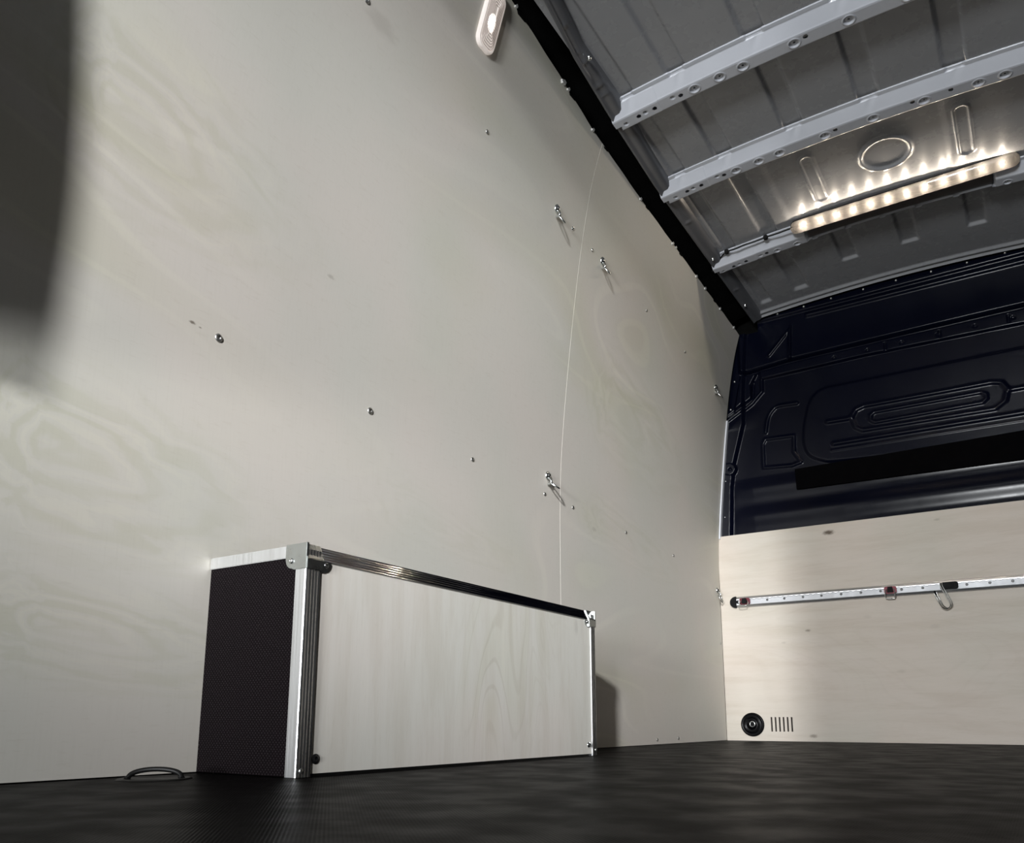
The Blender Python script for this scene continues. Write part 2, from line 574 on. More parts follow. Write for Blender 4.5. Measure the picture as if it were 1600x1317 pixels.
# ---- roof skin (height field with stamped channels)
XC = .935
def zskin(x):
    return 2.148 + .033 * np.clip(1 - ((x - XC) / .70) ** 2, -.4, 1)
def smooth(d, w):
    return np.clip(1 - np.abs(d) / w, 0, 1) ** 2 * (3 - 2 * np.clip(1 - np.abs(d) / w, 0, 1))
def trough(d, half, ramp):
    t = np.clip((half + ramp - np.abs(d)) / ramp, 0, 1)
    return t * t * (3 - 2 * t)
BANDS = [(.352, .018), (.528, .022), (.780, .024), (1.030, .024), (1.290, .024), (1.52, .018)]
BOWS = [(1.222, 0), (1.695, 1), (2.305, 2)]
OTHER_BOWS = [-.60, -.05, .47]
XR0, XR1 = .262, W - .262
def skin():
    xs = np.arange(.285, W - .285 + .001, .0045)
    ys = np.concatenate([np.arange(Y0, .7, .05), np.arange(.7, 2.985, .0055)])
    X, Y = np.meshgrid(xs, ys, indexing='ij')
    Z = zskin(X)
    for k, (bx, hw) in enumerate(BANDS):
        if k in (2, 4):
            along = trough(Y - (Y0 + 1.755) / 2, (1.755 - Y0) / 2, .03) + trough(Y - 2.60, .12, .03) * 1
            along = np.where(Y < 1.78, 1.0, 0) + np.where((Y > 2.40), 1.0, 0) * trough(Y - 2.5, .215, .012)
        elif k == 3:
            along = np.where(Y < 1.78, 1.0, 0) + np.where(Y > 2.40, 1.0, 0) * trough(Y - 2.5, .215, .012)
        else:
            end = 2.86 if k == 0 else 2.84
            along = np.where(Y < end, 1.0, np.clip(1 - (Y - end) / .02, 0, 1))
        w = hw if k else .016
        Z = Z + .011 * trough(X - bx, w + .003, .012) * np.clip(along, 0, 1)
    # two long slots and a ring pressed down into bay 3
    for cx, ya, yb in ((.772, 1.90, 2.215), (1.290, 1.905, 2.20)):
        cy = np.clip(Y, ya + .024, yb - .024)
        d = np.hypot(X - cx, Y - cy)
        Z = Z - .006 * smooth(d - .024, .0065)
    d = np.hypot((X - 1.032) / .086, (Y - 2.045) / .094)
    Z = Z - .009 * smooth((d - 1) * .09, .0125)
    # shallow wide panel offset in bay 3
    Z = Z + .004 * trough(Y - 2.03, .22, .02) * trough(X - .93, .29, .03)
    # header lip in front of bulkhead
    Z = Z - .010 * smooth(Y - 2.955, .018) - .018 * np.clip((Y - 2.965) / .02, 0, 1)
    P = np.stack([X, Y, Z], -1)
    return grid_mesh('ceiling', P, flip=False)
ceil = link('ceiling', skin(), M_SKIN, smooth=True, kind='structure', label='grey painted sheet metal roof skin with stamped channels')

# side rail of the roof: lip + flat plate with embossed tabs
LIPY = [Y0, .70, .82, .96, 1.23, 1.67, 2.2, 2.985]
LIPX = [.36, .330, .316, .299, .281, .262, .258, .254]
def lipx(y):
    return np.interp(y, LIPY, LIPX)
def rail_side(mirror):
    ys = np.concatenate([np.arange(Y0, .6, .08), np.arange(.6, 2.985, .008)])
    lx = lipx(ys)
    sec = [(-.004, 2.150), (-.002, 2.119), (.002, 2.1175), (.006, 2.121), (.012, 2.126), (.020, 2.1275), (.030, 2.1285), (.040, 2.130), (.052, 2.136), (.060, 2.150), (.066, 2.158)]
    P = np.zeros((len(ys), len(sec), 3))
    xin = np.minimum(lx + .046, .330)
    for j, (dx, z) in enumerate(sec):
        f = dx / .060
        P[:, j, 0] = np.where(dx > .012, lx + (np.maximum(xin, lx + .03) - lx) * f, lx + dx)
        P[:, j, 1] = ys
        P[:, j, 2] = z
        if 3 < j < 8:
            for yy, w in ((.845, .004), (.955, .003), (1.00, .003), (1.11, .004), (1.155, .004), (1.98, .004), (2.62, .004)):
                P[:, j, 2] -= .004 * smooth(ys - yy, w + .006)
    if mirror:
        P[..., 0] = W - P[..., 0]
    return link('roof_side_rail', grid_mesh('roof_side_rail', P, flip=mirror), M_RAILG, ceil, smooth=True, label='dark grey side rail with bright folded lip')
M_RAILG = paint('grey_rail_paint', (.10, .103, .112), (.125, .128, .137), .34, coat=.3)
rail_side(False)
rail_side(True)

# strip coloured black for the cavity's shade, between wall lining and roof rail
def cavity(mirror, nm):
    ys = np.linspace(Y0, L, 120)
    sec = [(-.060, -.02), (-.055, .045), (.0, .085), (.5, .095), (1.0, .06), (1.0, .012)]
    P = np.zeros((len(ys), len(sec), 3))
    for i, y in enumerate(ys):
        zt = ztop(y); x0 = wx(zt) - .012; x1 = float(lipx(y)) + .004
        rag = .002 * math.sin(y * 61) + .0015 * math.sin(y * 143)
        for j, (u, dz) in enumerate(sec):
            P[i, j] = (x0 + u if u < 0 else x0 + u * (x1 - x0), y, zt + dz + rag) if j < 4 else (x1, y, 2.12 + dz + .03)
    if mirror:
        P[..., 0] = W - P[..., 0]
    return link(nm, grid_mesh(nm, P), M_VOID, smooth=True, kind='structure', label='strip coloured black for the shaded cavity between the wall lining and the roof rail')
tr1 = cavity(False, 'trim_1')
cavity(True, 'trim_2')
# outer roof shell closes the body above the skin
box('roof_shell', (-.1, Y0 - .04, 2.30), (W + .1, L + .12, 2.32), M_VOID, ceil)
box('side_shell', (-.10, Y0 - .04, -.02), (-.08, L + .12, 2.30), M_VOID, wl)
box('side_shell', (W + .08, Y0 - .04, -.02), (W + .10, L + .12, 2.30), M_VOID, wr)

# ---- roof bows
BOW_SEC = [(0, .001), (.001, -.004), (.010, -.0055), (.016, -.006), (.0185, -.009), (.050, -.0335), (.053, -.0365), (.058, -.0378),
           (.102, -.0385), (.105, -.0375), (.1065, -.034), (.107, -.028), (.107, -.004)]
def bow_me(y0, dims, holes, small, notch=None, big_d=.017):
    pts = np.array(BOW_SEC)
    seg = np.hypot(*np.diff(pts, axis=0).T)
    s = np.concatenate([[0], np.cumsum(seg)])
    step = np.unique(np.concatenate([s, np.arange(0, s[-1], .0019)]))
    py = np.interp(step, s, pts[:, 0]); pz = np.interp(step, s, pts[:, 1])
    xs = np.arange(float(lipx(y0)) - .006, 1.60, .0020) if dims else np.arange(.28, W - .28, .02)
    X = np.repeat(xs[:, None], len(py), 1)
    Yl = np.repeat(py[None], len(xs), 0).copy()
    Zl = np.repeat(pz[None], len(xs), 0).copy()
    # scalloped flange and dents where the roof channels pass
    for bx, hw in BANDS:
        b = trough(X - bx, hw - .004, .012)
        fl_ = Yl < .017
        Yl = np.where(fl_, Yl + b * .006 * (Yl < .012), Yl)
        Zl = np.where(fl_, Zl + b * .004, Zl)
        dent = smooth(X - bx + (Yl - .03) * .55, .020) * ((Yl > .017) & (Yl < .052)) * np.clip((.052 - Yl) / .03, 0, 1)
        Zl = Zl + dent * .0028
    # faint joint of overlapping sheets
    Zl = Zl + .0012 * np.clip((X - .44) / .003, 0, 1) * (Yl > .017) * (Yl < .106)
    mid = .0785
    for dx, dy in dims:
        d = np.hypot(X - dx, (Yl - dy) * 1.0)
        on = (Yl > .054) & (Yl < .104)
        Zl = np.where(on, Zl + .0042 * trough(d, big_d - .005, .005) - .0022 * smooth(d - big_d, .004), Zl)
        Zl = np.where(on, Zl - .0016 * smooth(d - .0055, .003), Zl)
    for dx, dy in small:
        d = np.hypot(X - dx, Yl - dy)
        on = (Yl > .054) & (Yl < .104)
        Zl = np.where(on, Zl + .004 * trough(d, .005, .004), Zl)
    if notch:
        a, b_ = notch
        t = np.clip((X - a) / .012, 0, 1) * np.clip((b_ - X) / .012, 0, 1)
        on = (Yl > .030) & (Yl < .1062)
        sc = np.clip((Yl - .03) / .02, 0, 1)
        Zl = np.where(on, Zl + .022 * t * sc, Zl)
        Yl = np.where((Yl > .08), Yl - .012 * t * (1 - .8 * (np.sin((X - a) * 2 * PI / .135) > .86)), Yl)
    P = np.stack([X, y0 + Yl, zskin(X) + Zl], -1)
    cx = (X[:-1, :-1] + X[1:, 1:]) / 2
    cy = (Yl[:-1, :-1] + Yl[1:, 1:]) / 2
    keep = np.ones(cx.shape, bool)
    onb = (cy > .054) & (cy < .104)
    for (hx, hy), r in [(h, .0078) for h in holes] + [(h, .0030) for h in dims] + [(h, .0026) for h in small]:
        keep &= ~(onb & (np.hypot(cx - hx, cy - hy) < r))
    # ragged end cut at the rail
    keep &= ~((cx < xs[0] + .020) & (cy > .085) & (cx < xs[0] + .020 - (cy - .085) * .2))
    # keep flange holes small
    return grid_mesh('roof_bow', P, keep)
def bow(y0, dims, holes, small, label, notch=None, big_d=.017):
    return link('roof_bow', bow_me(y0, dims, holes, small, notch, big_d), M_BOW, ceil, smooth=True, label=label)
D = .078
bow(1.222, [(.563, D), (.648, D), (.724, D), (.884, D), (1.043, D), (1.203, D), (1.288, D), (1.36, D)], [(.364, D), (.422, D), (.515, D), (.919, D - .008)],
    [(.314, D + .006), (.389, D - .001), (.489, D - .006)], 'light grey pressed roof bow nearest the rear')
bow(1.695, [(.550, D), (.636, D), (.712, D), (.872, D), (1.032, D), (1.191, D), (1.350, D), (1.424, D)], [(.356, D), (.413, D), (.504, D - .002), (.909, D - .01), (1.157, D - .012), (1.271, D - .01)],
    [(.306, D + .007), (.381, D - .001), (.479, D - .008)], 'light grey pressed roof bow in the middle')
bow(2.308, [(.621, D + .01), (.535, D + .01), (1.408, D + .01)], [(.339, D + .01), (.396, D + .006), (.490, D + .002)], [(.287, D + .02), (.364, D + .01), (.462, D + .005)],
    'light grey pressed roof bow carrying the light bar', notch=(.660, 1.372), big_d=.0135)
for y in OTHER_BOWS:
    bow(y, [], [], [], 'light grey roof bow outside the picture')
# screws through the roof rail
def lat(name, prof, mat, loc, nrm, parent, seg=20, **kw):
    o = link(name, lathe_me(name, prof, seg), mat, parent, smooth=True, **kw)
    return place(o, loc, nrm)
SC_HEX = [(.0075, 0), (.0075, .004), (.0045, .0045), (.0045, .010), (.003, .012)]
for (x, y) in ((.322, .992), (.262, 2.30), (.256, 2.79)):
    lat('rail_screw', SC_HEX, M_CHROME, (x + .012, y, 2.128), (.2, -.3, -1), ceil)
# sealing tabs / clips along the lining's top edge
def clipset():
    for y, s in ((1.065, 1.2), (1.10, .7), (1.29, .8), (1.712, .8), (2.053, .9), (2.09, .6), (2.345, .9), (2.464, .9), (2.679, .8), (2.896, .8), (.76, .6)):
        zt = ztop(y)
        o = prism('edge_clip', [(y - .012 * s, zt - .004), (y - .006 * s, zt - .010 * s), (y + .008 * s, zt - .008 * s), (y + .014 * s, zt + .004), (y + .006 * s, zt + .008)], 0,
                  wx(zt) - .010, wx(zt) + .004, M_CLIP, wl)
clipset()
# (ragged black bits where the cavity strip shows over the lining's edge)
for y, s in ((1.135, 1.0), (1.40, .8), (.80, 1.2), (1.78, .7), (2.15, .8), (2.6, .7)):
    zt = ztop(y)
    prism('cavity_edge', [(y - .03 * s, zt + .004), (y - .018 * s, zt - .006 * s), (y + .012 * s, zt - .005 * s), (y + .03 * s, zt + .004), (y, zt + .012)], 0,
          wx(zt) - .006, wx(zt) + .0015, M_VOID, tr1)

# ---- bulkhead
BY = L + .045
KP = .045 / 3.97
def seg_dist(X, Z, pts):
    d = np.full(X.shape, 1e9)
    for (ax, az), (bx, bz) in zip(pts[:-1], pts[1:]):
        vx, vz = bx - ax, bz - az
        t = np.clip(((X - ax) * vx + (Z - az) * vz) / (vx * vx + vz * vz + 1e-12), 0, 1)
        d = np.minimum(d, np.hypot(X - ax - t * vx, Z - az - t * vz))
    return d
def poly_in(X, Z, pts):
    ins = np.zeros(X.shape, bool)
    k = len(pts)
    for i in range(k):
        (ax, az), (bx, bz) = pts[i], pts[(i + 1) % k]
        if az == bz: continue
        c = ((az > Z) != (bz > Z)) & (X < (bx - ax) * (Z - az) / (bz - az) + ax)
        ins ^= c
    return ins
def plateau(X, Z, pts, ramp):
    d = seg_dist(X, Z, pts + [pts[0]])
    s = np.where(poly_in(X, Z, pts), d, -d)
    t = np.clip(s / ramp + .5, 0, 1)
    return t * t * (3 - 2 * t)
def smoothline(pts, n=6):
    return [(p.x, p.z) for p in curve_pts([(a, 0, b) for a, b in pts], n)]
def bulk():
    xs = np.arange(.0, W + .001, .0038)
    zs = np.arange(.98, 2.168, .0034)
    X, Z = np.meshgrid(xs, zs, indexing='ij')
    H = np.zeros(X.shape)           # towards the load space
    R = 1.90
    # lower bulges
    def st(z0, z1): 
        t = np.clip((Z - z0) / (z1 - z0), 0, 1)
        return t * t * (3 - 2 * t)
    side = np.clip((X - .10) / .10, 0, 1) ** .7
    H += side * (.004 * (1 - st(1.10, 1.165)) + .004 * (1 - st(1.24, 1.30)) + .009 * smooth(Z - 1.088, .066) + .009 * smooth(Z - 1.232, .066))
    # side flange (left): flat ledge that then dips
    fe = np.interp(Z, [1.0, 1.26, 1.38, 1.58, 1.67, 1.9, 2.05, 2.16], [.073, .090, .107, .165, .17, .19, .205, .25])
    t = np.clip((fe + .012 - X) / .014, 0, 1)
    H = H * (1 - t) + t * .018
    tab = np.clip(1.2 - np.hypot((X - .088) / .030, (Z - 1.353) / .030), 0, .2) / .2
    H = np.maximum(H, tab * .022)
    H -= .012 * (np.hypot(X - .092, Z - 1.352) < .007)
    # transverse beam (ledge) from left edge across
    up_ = np.interp(X, [.13, .174, .419, .943, 1.6], [1.846, 1.849, 1.866, 1.871, 1.874])
    lo_ = np.interp(X, [.13, .20, .285, .762, 1.6], [1.80, 1.80, 1.800, 1.806, 1.790])
    tb = np.clip((Z - lo_) / .006, 0, 1) * np.clip((up_ - Z) / .010, 0, 1) * np.clip((X - .255) / .02, 0, 1)
    H += .016 * tb
    # above the beam the sheet stands slightly forward, sloping into the beam crease
    H += .020 * np.clip((Z - up_) / .014, 0, 1) * np.clip((X - .16) / .02, 0, 1)
    H -= .010 * smooth(Z - up_ + .004, .010) * (X > .17)
    for rx in (.631, .782, .931, 1.082, 1.231, 1.377, 1.53):
        H -= .006 * (np.hypot(X - rx, Z - 1.829) < .008)
    for rx in (.86, 1.09, 1.36):
        H -= .008 * smooth(X - rx, .008) * (np.abs(Z - 1.830) < .018)
    # corner gusset
    D1 = [(.174, 1.845), (.251, 1.839), (.217, 1.784), (.218, 1.707), (.132, 1.655)]
    H += .016 * plateau(X, Z, D1, .010)
    D2 = [(.071, 1.596), (.217, 1.686), (.271, 1.739), (.273, 1.795)]
    H += .010 * smooth(seg_dist(X, Z, D2), .013)
    H -= .008 * smooth(seg_dist(X, Z, [(.08, 1.625), (.222, 1.712), (.232, 1.80)]), .009)
    def bead(pts, w=.011, h=.007, closed=False, sm=True):
        nonlocal H
        p = smoothline(pts) if sm else pts
        if closed: p = p + [p[0]]
        H = H + h * smooth(seg_dist(X, Z, p), w * 1.3)
    bead([(.52, 2.084), (1.60, 2.078)], .014, .009, sm=False)
    bead([(.322, 1.917), (.43, 2.030), (.421, 1.875)], .009, .007, sm=False)
    bead([(.437, 2.05), (.424, 1.88)], .007, .005, sm=False)
    E = [(.80, 1.30), (.60, 1.312), (.545, 1.323), (.482, 1.36), (.458, 1.425), (.463, 1.507), (.477, 1.566), (.501, 1.640), (.551, 1.684), (.617, 1.691)]
    Ef = smoothline(E) + [(1.70, 1.687), (1.70, 1.30)]
    H += .009 * plateau(X, Z, Ef, .016)
    bead([(.596, 1.398), (1.62, 1.392)], .013, .007, sm=False)
    bead([(.585, 1.366), (1.62, 1.357)], .006, .003, sm=False)
    bead([(.577, 1.512), (.670, 1.510), (.690, 1.520), (.707, 1.546), (.744, 1.558), (1.27, 1.555), (1.305, 1.545), (1.322, 1.515), (1.335, 1.505), (1.62, 1.504)], .012, .007, sm=False)
    bead([(1.322, 1.500), (1.31, 1.460), (1.27, 1.432), (.73, 1.440), (.70, 1.460), (.688, 1.505)], .012, .006, sm=False)
    slot = [(.785, 1.468), (1.225, 1.470), (1.242, 1.485), (1.242, 1.505), (1.225, 1.518), (.785, 1.518), (.769, 1.505), (.769, 1.482)]
    bead(slot + [slot[0]], .010, .006, sm=False)
    bead([(.277, 1.520), (.292, 1.590), (.318, 1.630), (.350, 1.645), (.438, 1.641)], .010, .007)
    bead([(.257, 1.337), (.259, 1.46), (.272, 1.484), (.413, 1.477), (.408, 1.393), (.438, 1.337), (.394, 1.326), (.257, 1.337)], .010, .006, sm=False)
    # broad roll towards the left edge (large radius corner of the pressing)
    arc = np.interp(Z, [1.0, 1.30, 1.55, 1.70, 1.78], [.15, .17, .25, .40, .60])
    H += .014 * np.clip((arc - X) / .16, 0, 1) ** 2 * np.clip((1.66 - Z) / .10, 0, 1)
    # top flange
    H += .010 * np.clip((Z - 2.105) / .010, 0, 1)
    keepx = np.interp(zs, PZ, PX)
    X = X + (X - 1.325) * KP; Z = Z + (Z - .096) * KP
    P = np.stack([X, BY - H, Z], -1)
    cx = (X[:-1, :-1] + X[1:, 1:]) / 2; cz = (Z[:-1, :-1] + Z[1:, 1:]) / 2
    lim = np.interp(cz, PZ, PX)
    keep = (cx > lim - .012) & (cx < W - lim + .012)
    # cut corner where the roof rail passes
    keep &= ~((cz > 2.085) & ((cx < .262) | (cx > W - .262)))
    keep &= cz < zskin(np.clip(cx, .285, W - .285)) - .010
    return grid_mesh('wall_front', P, keep, flip=True)
bk = link('wall_front', bulk(), M_NAVY, smooth=True, kind='structure', label='dark navy pressed steel bulkhead with embossed beads')
box('bulkhead_backing', (-.1, BY + .06, -.02), (W + .1, BY + .08, 2.32), M_VOID, bk)
# lower plywood panel with real slots
def lower_panel():
    bm = bmesh.new()
    H = 1.0125
    slots = [(.220 + .0187 * i, .0125) for i in range(6)]
    y = L
    xs = [0.002]
    zb, zt = .045, .112
    vs = {}
    def V(x, z, yy):
        k = (round(x, 5), round(z, 5), round(yy, 5))
        if k not in vs: vs[k] = bm.verts.new((x, yy, z))
        return vs[k]
    xr = W - .002
    cuts = [0.002]
    for cx, _ in slots:
        cuts += [cx - .0038, cx + .0038]
    cuts += [xr]
    zc = [.001, zb, zt, H]
    for i in range(len(cuts) - 1):
        for j in range(3):
            hole = (i % 2 == 1) and j == 1
            a, b, c, d = cuts[i], cuts[i + 1], zc[j], zc[j + 1]
            if not hole:
                bm.faces.new([V(a, c, y), V(b, c, y), V(b, d, y), V(a, d, y)])
                bm.faces.new([V(a, d, y + .012), V(b, d, y + .012), V(b, c, y + .012), V(a, c, y + .012)])
            else:
                bm.faces.new([V(a, c, y), V(a, c, y + .012), V(a, d, y + .012), V(a, d, y)])
                bm.faces.new([V(b, c, y + .012), V(b, c, y), V(b, d, y), V(b, d, y + .012)])
                bm.faces.new([V(a, d, y), V(a, d, y + .012), V(b, d, y + .012), V(b, d, y)])
                bm.faces.new([V(a, c, y + .012), V(a, c, y), V(b, c, y), V(b, c, y + .012)])
    bm.faces.new([V(.002, H, y), V(xr, H, y), V(xr, H, y + .012), V(.002, H, y + .012)])
    me = bpy.data.meshes.new('plywood_panel')
    bm.to_mesh(me); bm.free()
    return link('plywood_panel', me, M_PANEL, bk, label='warm birch plywood panel on the lower bulkhead')
pnl = lower_panel()
box('slot_backing', (.19, L + .012, .03), (.34, L + .014, .13), M_VOID, bk)
# white body edge visible beside the bulkhead
def white_edge():
    zs = np.linspace(1.0, 1.62, 40)
    pts = [(wx(z) + .006, L - .004, z) for z in zs]
    vs, fs = [], []
    for x, y, z in pts:
        vs += [(x - .004, y - .004, z), (x + .003, y - .004, z), (x + .003, y + .02, z)]
    for i in range(len(pts) - 1):
        a = i * 3
        fs += [(a, a + 1, a + 4, a + 3), (a + 1, a + 2, a + 5, a + 4)]
    link('body_edge', mesh('body_edge', vs, fs), M_WHITEBODY, bk, label='white body edge beside the bulkhead')
white_edge()
# long flat matt black strip on the bulkhead
prism('black_strip', [(.400, 1.312), (1.60, 1.326), (1.60, 1.193), (.403, 1.208)], 1, BY - .026, BY - .004, M_STRIP, bk, bev=.001, label='long matt black strip')
RIV = [(.258, 2.132), (.374, 2.139), (.505, 2.141), (.637, 2.147), (.786, 2.150), (.932, 2.152), (1.082, 2.150), (1.229, 2.148), (1.378, 2.147), (1.52, 2.142),
       (.179, 2.035), (.131, 1.829), (.103, 1.680), (.095, 1.560), (.087, 1.498), (.057, 1.300), (.044, 1.112)]
rv = lathe_me('rivet', [(.0062, 0), (.0062, .0015), (.0048, .0040), (.0022, .0055)], 12)
rv.materials.append(M_SCREW)
rv.polygons.foreach_set('use_smooth', [True] * len(rv.polygons))
for i, (x, z) in enumerate(RIV):
    o = bpy.data.objects.new('rivet', rv)
    COL.objects.link(o); o.parent = bk
    kk = .020 / 3.97
    place(o, (x + (x - 1.325) * kk, BY - (.018 if i > 9 else .030) - .0005, z + (z - .096) * kk), (0, -1, 0))

# ------------------------------------------------------------------ wall screws (parts of the lining)
SCR = [(.0088, 0), (.0088, .0012), (.0068, .0030), (.0036, .0034), (.0034, .0012), (.0001, .0010)]
SCS = [(.0068, 0), (.0068, .0010), (.0050, .0024), (.0026, .0027), (.0024, .0010), (.0001, .0008)]
m_big = lathe_me('screw', SCR, 20); m_sm = lathe_me('screw', SCS, 16); m_br = lathe_me('screw', SCS, 16)
for m_, mt in ((m_big, M_SCREW), (m_sm, M_SCREW), (m_br, M_CHROME)):
    m_.materials.append(mt)
    m_.polygons.foreach_set('use_smooth', [True] * len(m_.polygons))
for y, z, me in [(-.022, .849, m_big), (.423, .841, m_big), (.242, 1.820, m_big), (.762, 1.807, m_sm), (.855, .836, m_sm), (1.266, .830, m_sm), (1.459, .827, m_sm),
                 (1.894, .822, m_sm), (1.936, 1.763, m_sm), (2.371, 1.753, m_sm), (2.386, .813, m_sm), (1.296, 1.785, m_br), (1.443, 1.779, m_br),
                 (2.14, .02, m_sm), (2.366, .022, m_sm), (2.80, 1.71, m_sm), (2.965, .47, m_sm)]:
    o = bpy.data.objects.new('screw', me)
    COL.objects.link(o); o.parent = wl
    lift = .0005 if y > 1.369 else 0
    place(o, (wx(z) + lift + .0002, y, z), wn(z))

# ------------------------------------------------------------------ lashing eyes on the wall
def lashing_eye(y, z, label, ang=.75, twist=0.0):
    lift = .0005 if y > 1.369 else 0
    t = empty('lashing_eye', (wx(z) + lift, y, z), label=label, cat='lashing eye', group='steel lashing eyes on the plywood wall')
    nrm = wn(z)
    up_ = Vector((nrm.z * -1, 0, nrm.x)).normalized()
    b = Vector((wx(z) + lift, y, z))
    # oval base with collar
    me = lathe_me('base_plate', [(.0135, 0), (.0135, .0035), (.0105, .006), (.0075, .0065), (.0070, .010), (.0045, .0115), (.001, .0118)], 20)
    for v in me.vertices: v.co.y *= 1.12
    o = link('base_plate', me, M_CHROME, t, smooth=True); place(o, b + up_ * .008, nrm, up_)
    # eye lug below the screw
    lug = [b + up_ * .002 + nrm * .002, b + nrm * .010 - up_ * .004, b + nrm * .016 - up_ * .012, b + nrm * .013 - up_ * .020, b + nrm * .003 - up_ * .021]
    me = tube_me('lug', curve_pts([p - b for p in lug], 6), .0042, 10)
    o = link('lug', me, M_CHROME, t, smooth=True)
    # hanging ring, tilted out of the wall
    c, s = math.cos(ang), math.sin(ang)
    down = (-up_ * c + nrm * s).normalized()
    sidev = (Vector((0, 1, 0)) * math.cos(twist) + nrm * math.sin(twist)).normalized()
    org = nrm * .009 - up_ * .014
    pts = []
    for k in range(28):
        a = 2 * PI * k / 28
        pts.append(org + down * (.022 - .024 * math.cos(a)) + sidev * .017 * math.sin(a) * (1 + .2 * math.cos(a)))
    link('ring', tube_me('ring', pts, .0028, 8, True), M_CHROME, t, smooth=True)
    return t
lashing_eye(1.179, 1.786, 'steel lashing eye left of the panel seam near the top of the wall')
lashing_eye(1.524, 1.769, 'steel lashing eye right of the panel seam near the top of the wall')
lashing_eye(1.280, .888, 'steel lashing eye low on the wall beside the panel seam above the box', .95)
lashing_eye(2.790, 1.722, 'steel lashing eye on the shaded upper wall beside the dark bulkhead', .8)
lashing_eye(2.955, .725, 'steel lashing eye in the wall corner beside the rail end', .35)

# ------------------------------------------------------------------ dome lamp on the wall
def dome():
    yc, zc = .674, 2.085
    nrm = wn(zc)
    t = empty('wall_lamp', (wx(zc), yc, zc), label='lit oblong interior lamp with ribbed clear lens high on the wall', cat='lamp')
    fr = frame_from(nrm, (0, 0, 1))   # x ~ horizontal, y ~ up
    def stad(hw, hh, r, n=8):
        p = []
        for cx, cy, a0 in ((hw - r, hh - r, 0), (-hw + r, hh - r, PI / 2), (-hw + r, -hh + r, PI), (hw - r, -hh + r, 1.5 * PI)):
            for k in range(n + 1):
                a = a0 + PI / 2 * k / n
                p.append((cx + r * math.cos(a), cy + r * math.sin(a)))
        return p
    def shell(name, rings, mat, **kw):
        vs, fs = [], []
        for hw, hh, r, h in rings:
            for x, y in stad(hw, hh, r):
                vs.append(fr.to_3x3() @ Vector((x, y, h)))
        k = len(stad(1, 1, .5))
        for j in range(len(rings) - 1):
            for i in range(k):
                fs.append((j * k + i, j * k + (i + 1) % k, (j + 1) * k + (i + 1) % k, (j + 1) * k + i))
        fs.append(tuple(range((len(rings) - 1) * k, len(rings) * k)))
        return link(name, mesh(name, vs, fs), mat, t, **kw)
    HW, HH = .0385, .090
    shell('housing', [(HW, HH, .026, 0), (HW, HH, .026, .010), (HW - .003, HH - .003, .024, .014), (HW - .007, HH - .007, .021, .014), (HW - .008, HH - .008, .02, .010)], M_DOMELENS, label='lit cream rim')
    # ribbed lens: nested ridges
    rings = []
    w, h, r = HW - .009, HH - .009, .020
    z = .012
    for i in range(7):
        rings += [(w, h, max(r, .002), z), (w - .0013, h - .0013, max(r - .0013, .002), z + .0022), (w - .0026, h - .0026, max(r - .0026, .002), z + .0003)]
        w -= .0038; h -= .0055; r -= .0034; z += .0005
        w = max(w, .003); r = min(max(r, .002), w * .95)
    shell('lens', rings, M_DOMELENS, smooth=False, label='ribbed lit lens')
    # concentric ridges of the lens, their shading put into a darker colour
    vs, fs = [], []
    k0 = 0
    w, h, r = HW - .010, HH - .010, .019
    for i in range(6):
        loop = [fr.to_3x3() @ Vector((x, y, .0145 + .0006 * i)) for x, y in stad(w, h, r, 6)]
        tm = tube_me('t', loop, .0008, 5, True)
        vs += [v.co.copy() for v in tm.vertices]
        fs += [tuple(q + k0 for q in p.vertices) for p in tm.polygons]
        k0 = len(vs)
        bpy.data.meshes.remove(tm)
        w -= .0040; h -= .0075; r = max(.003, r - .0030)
    link('lens_ridges', mesh('lens_ridges', vs, fs), M_RIDGE, t, smooth=True, label='concentric lens ridges coloured darker for their shading')
    e = lathe_me('led_spot', [(.015, 0), (.016, .004), (.008, .006), (.001, .0065)], 20)
    for v in e.vertices: v.co.y *= 1.7
    o = link('led_spot', e, M_DOME, t, smooth=True)
    o.matrix_basis = Matrix.Translation(fr.to_3x3() @ Vector((-.004, -.012, .0125))) @ fr
dome()

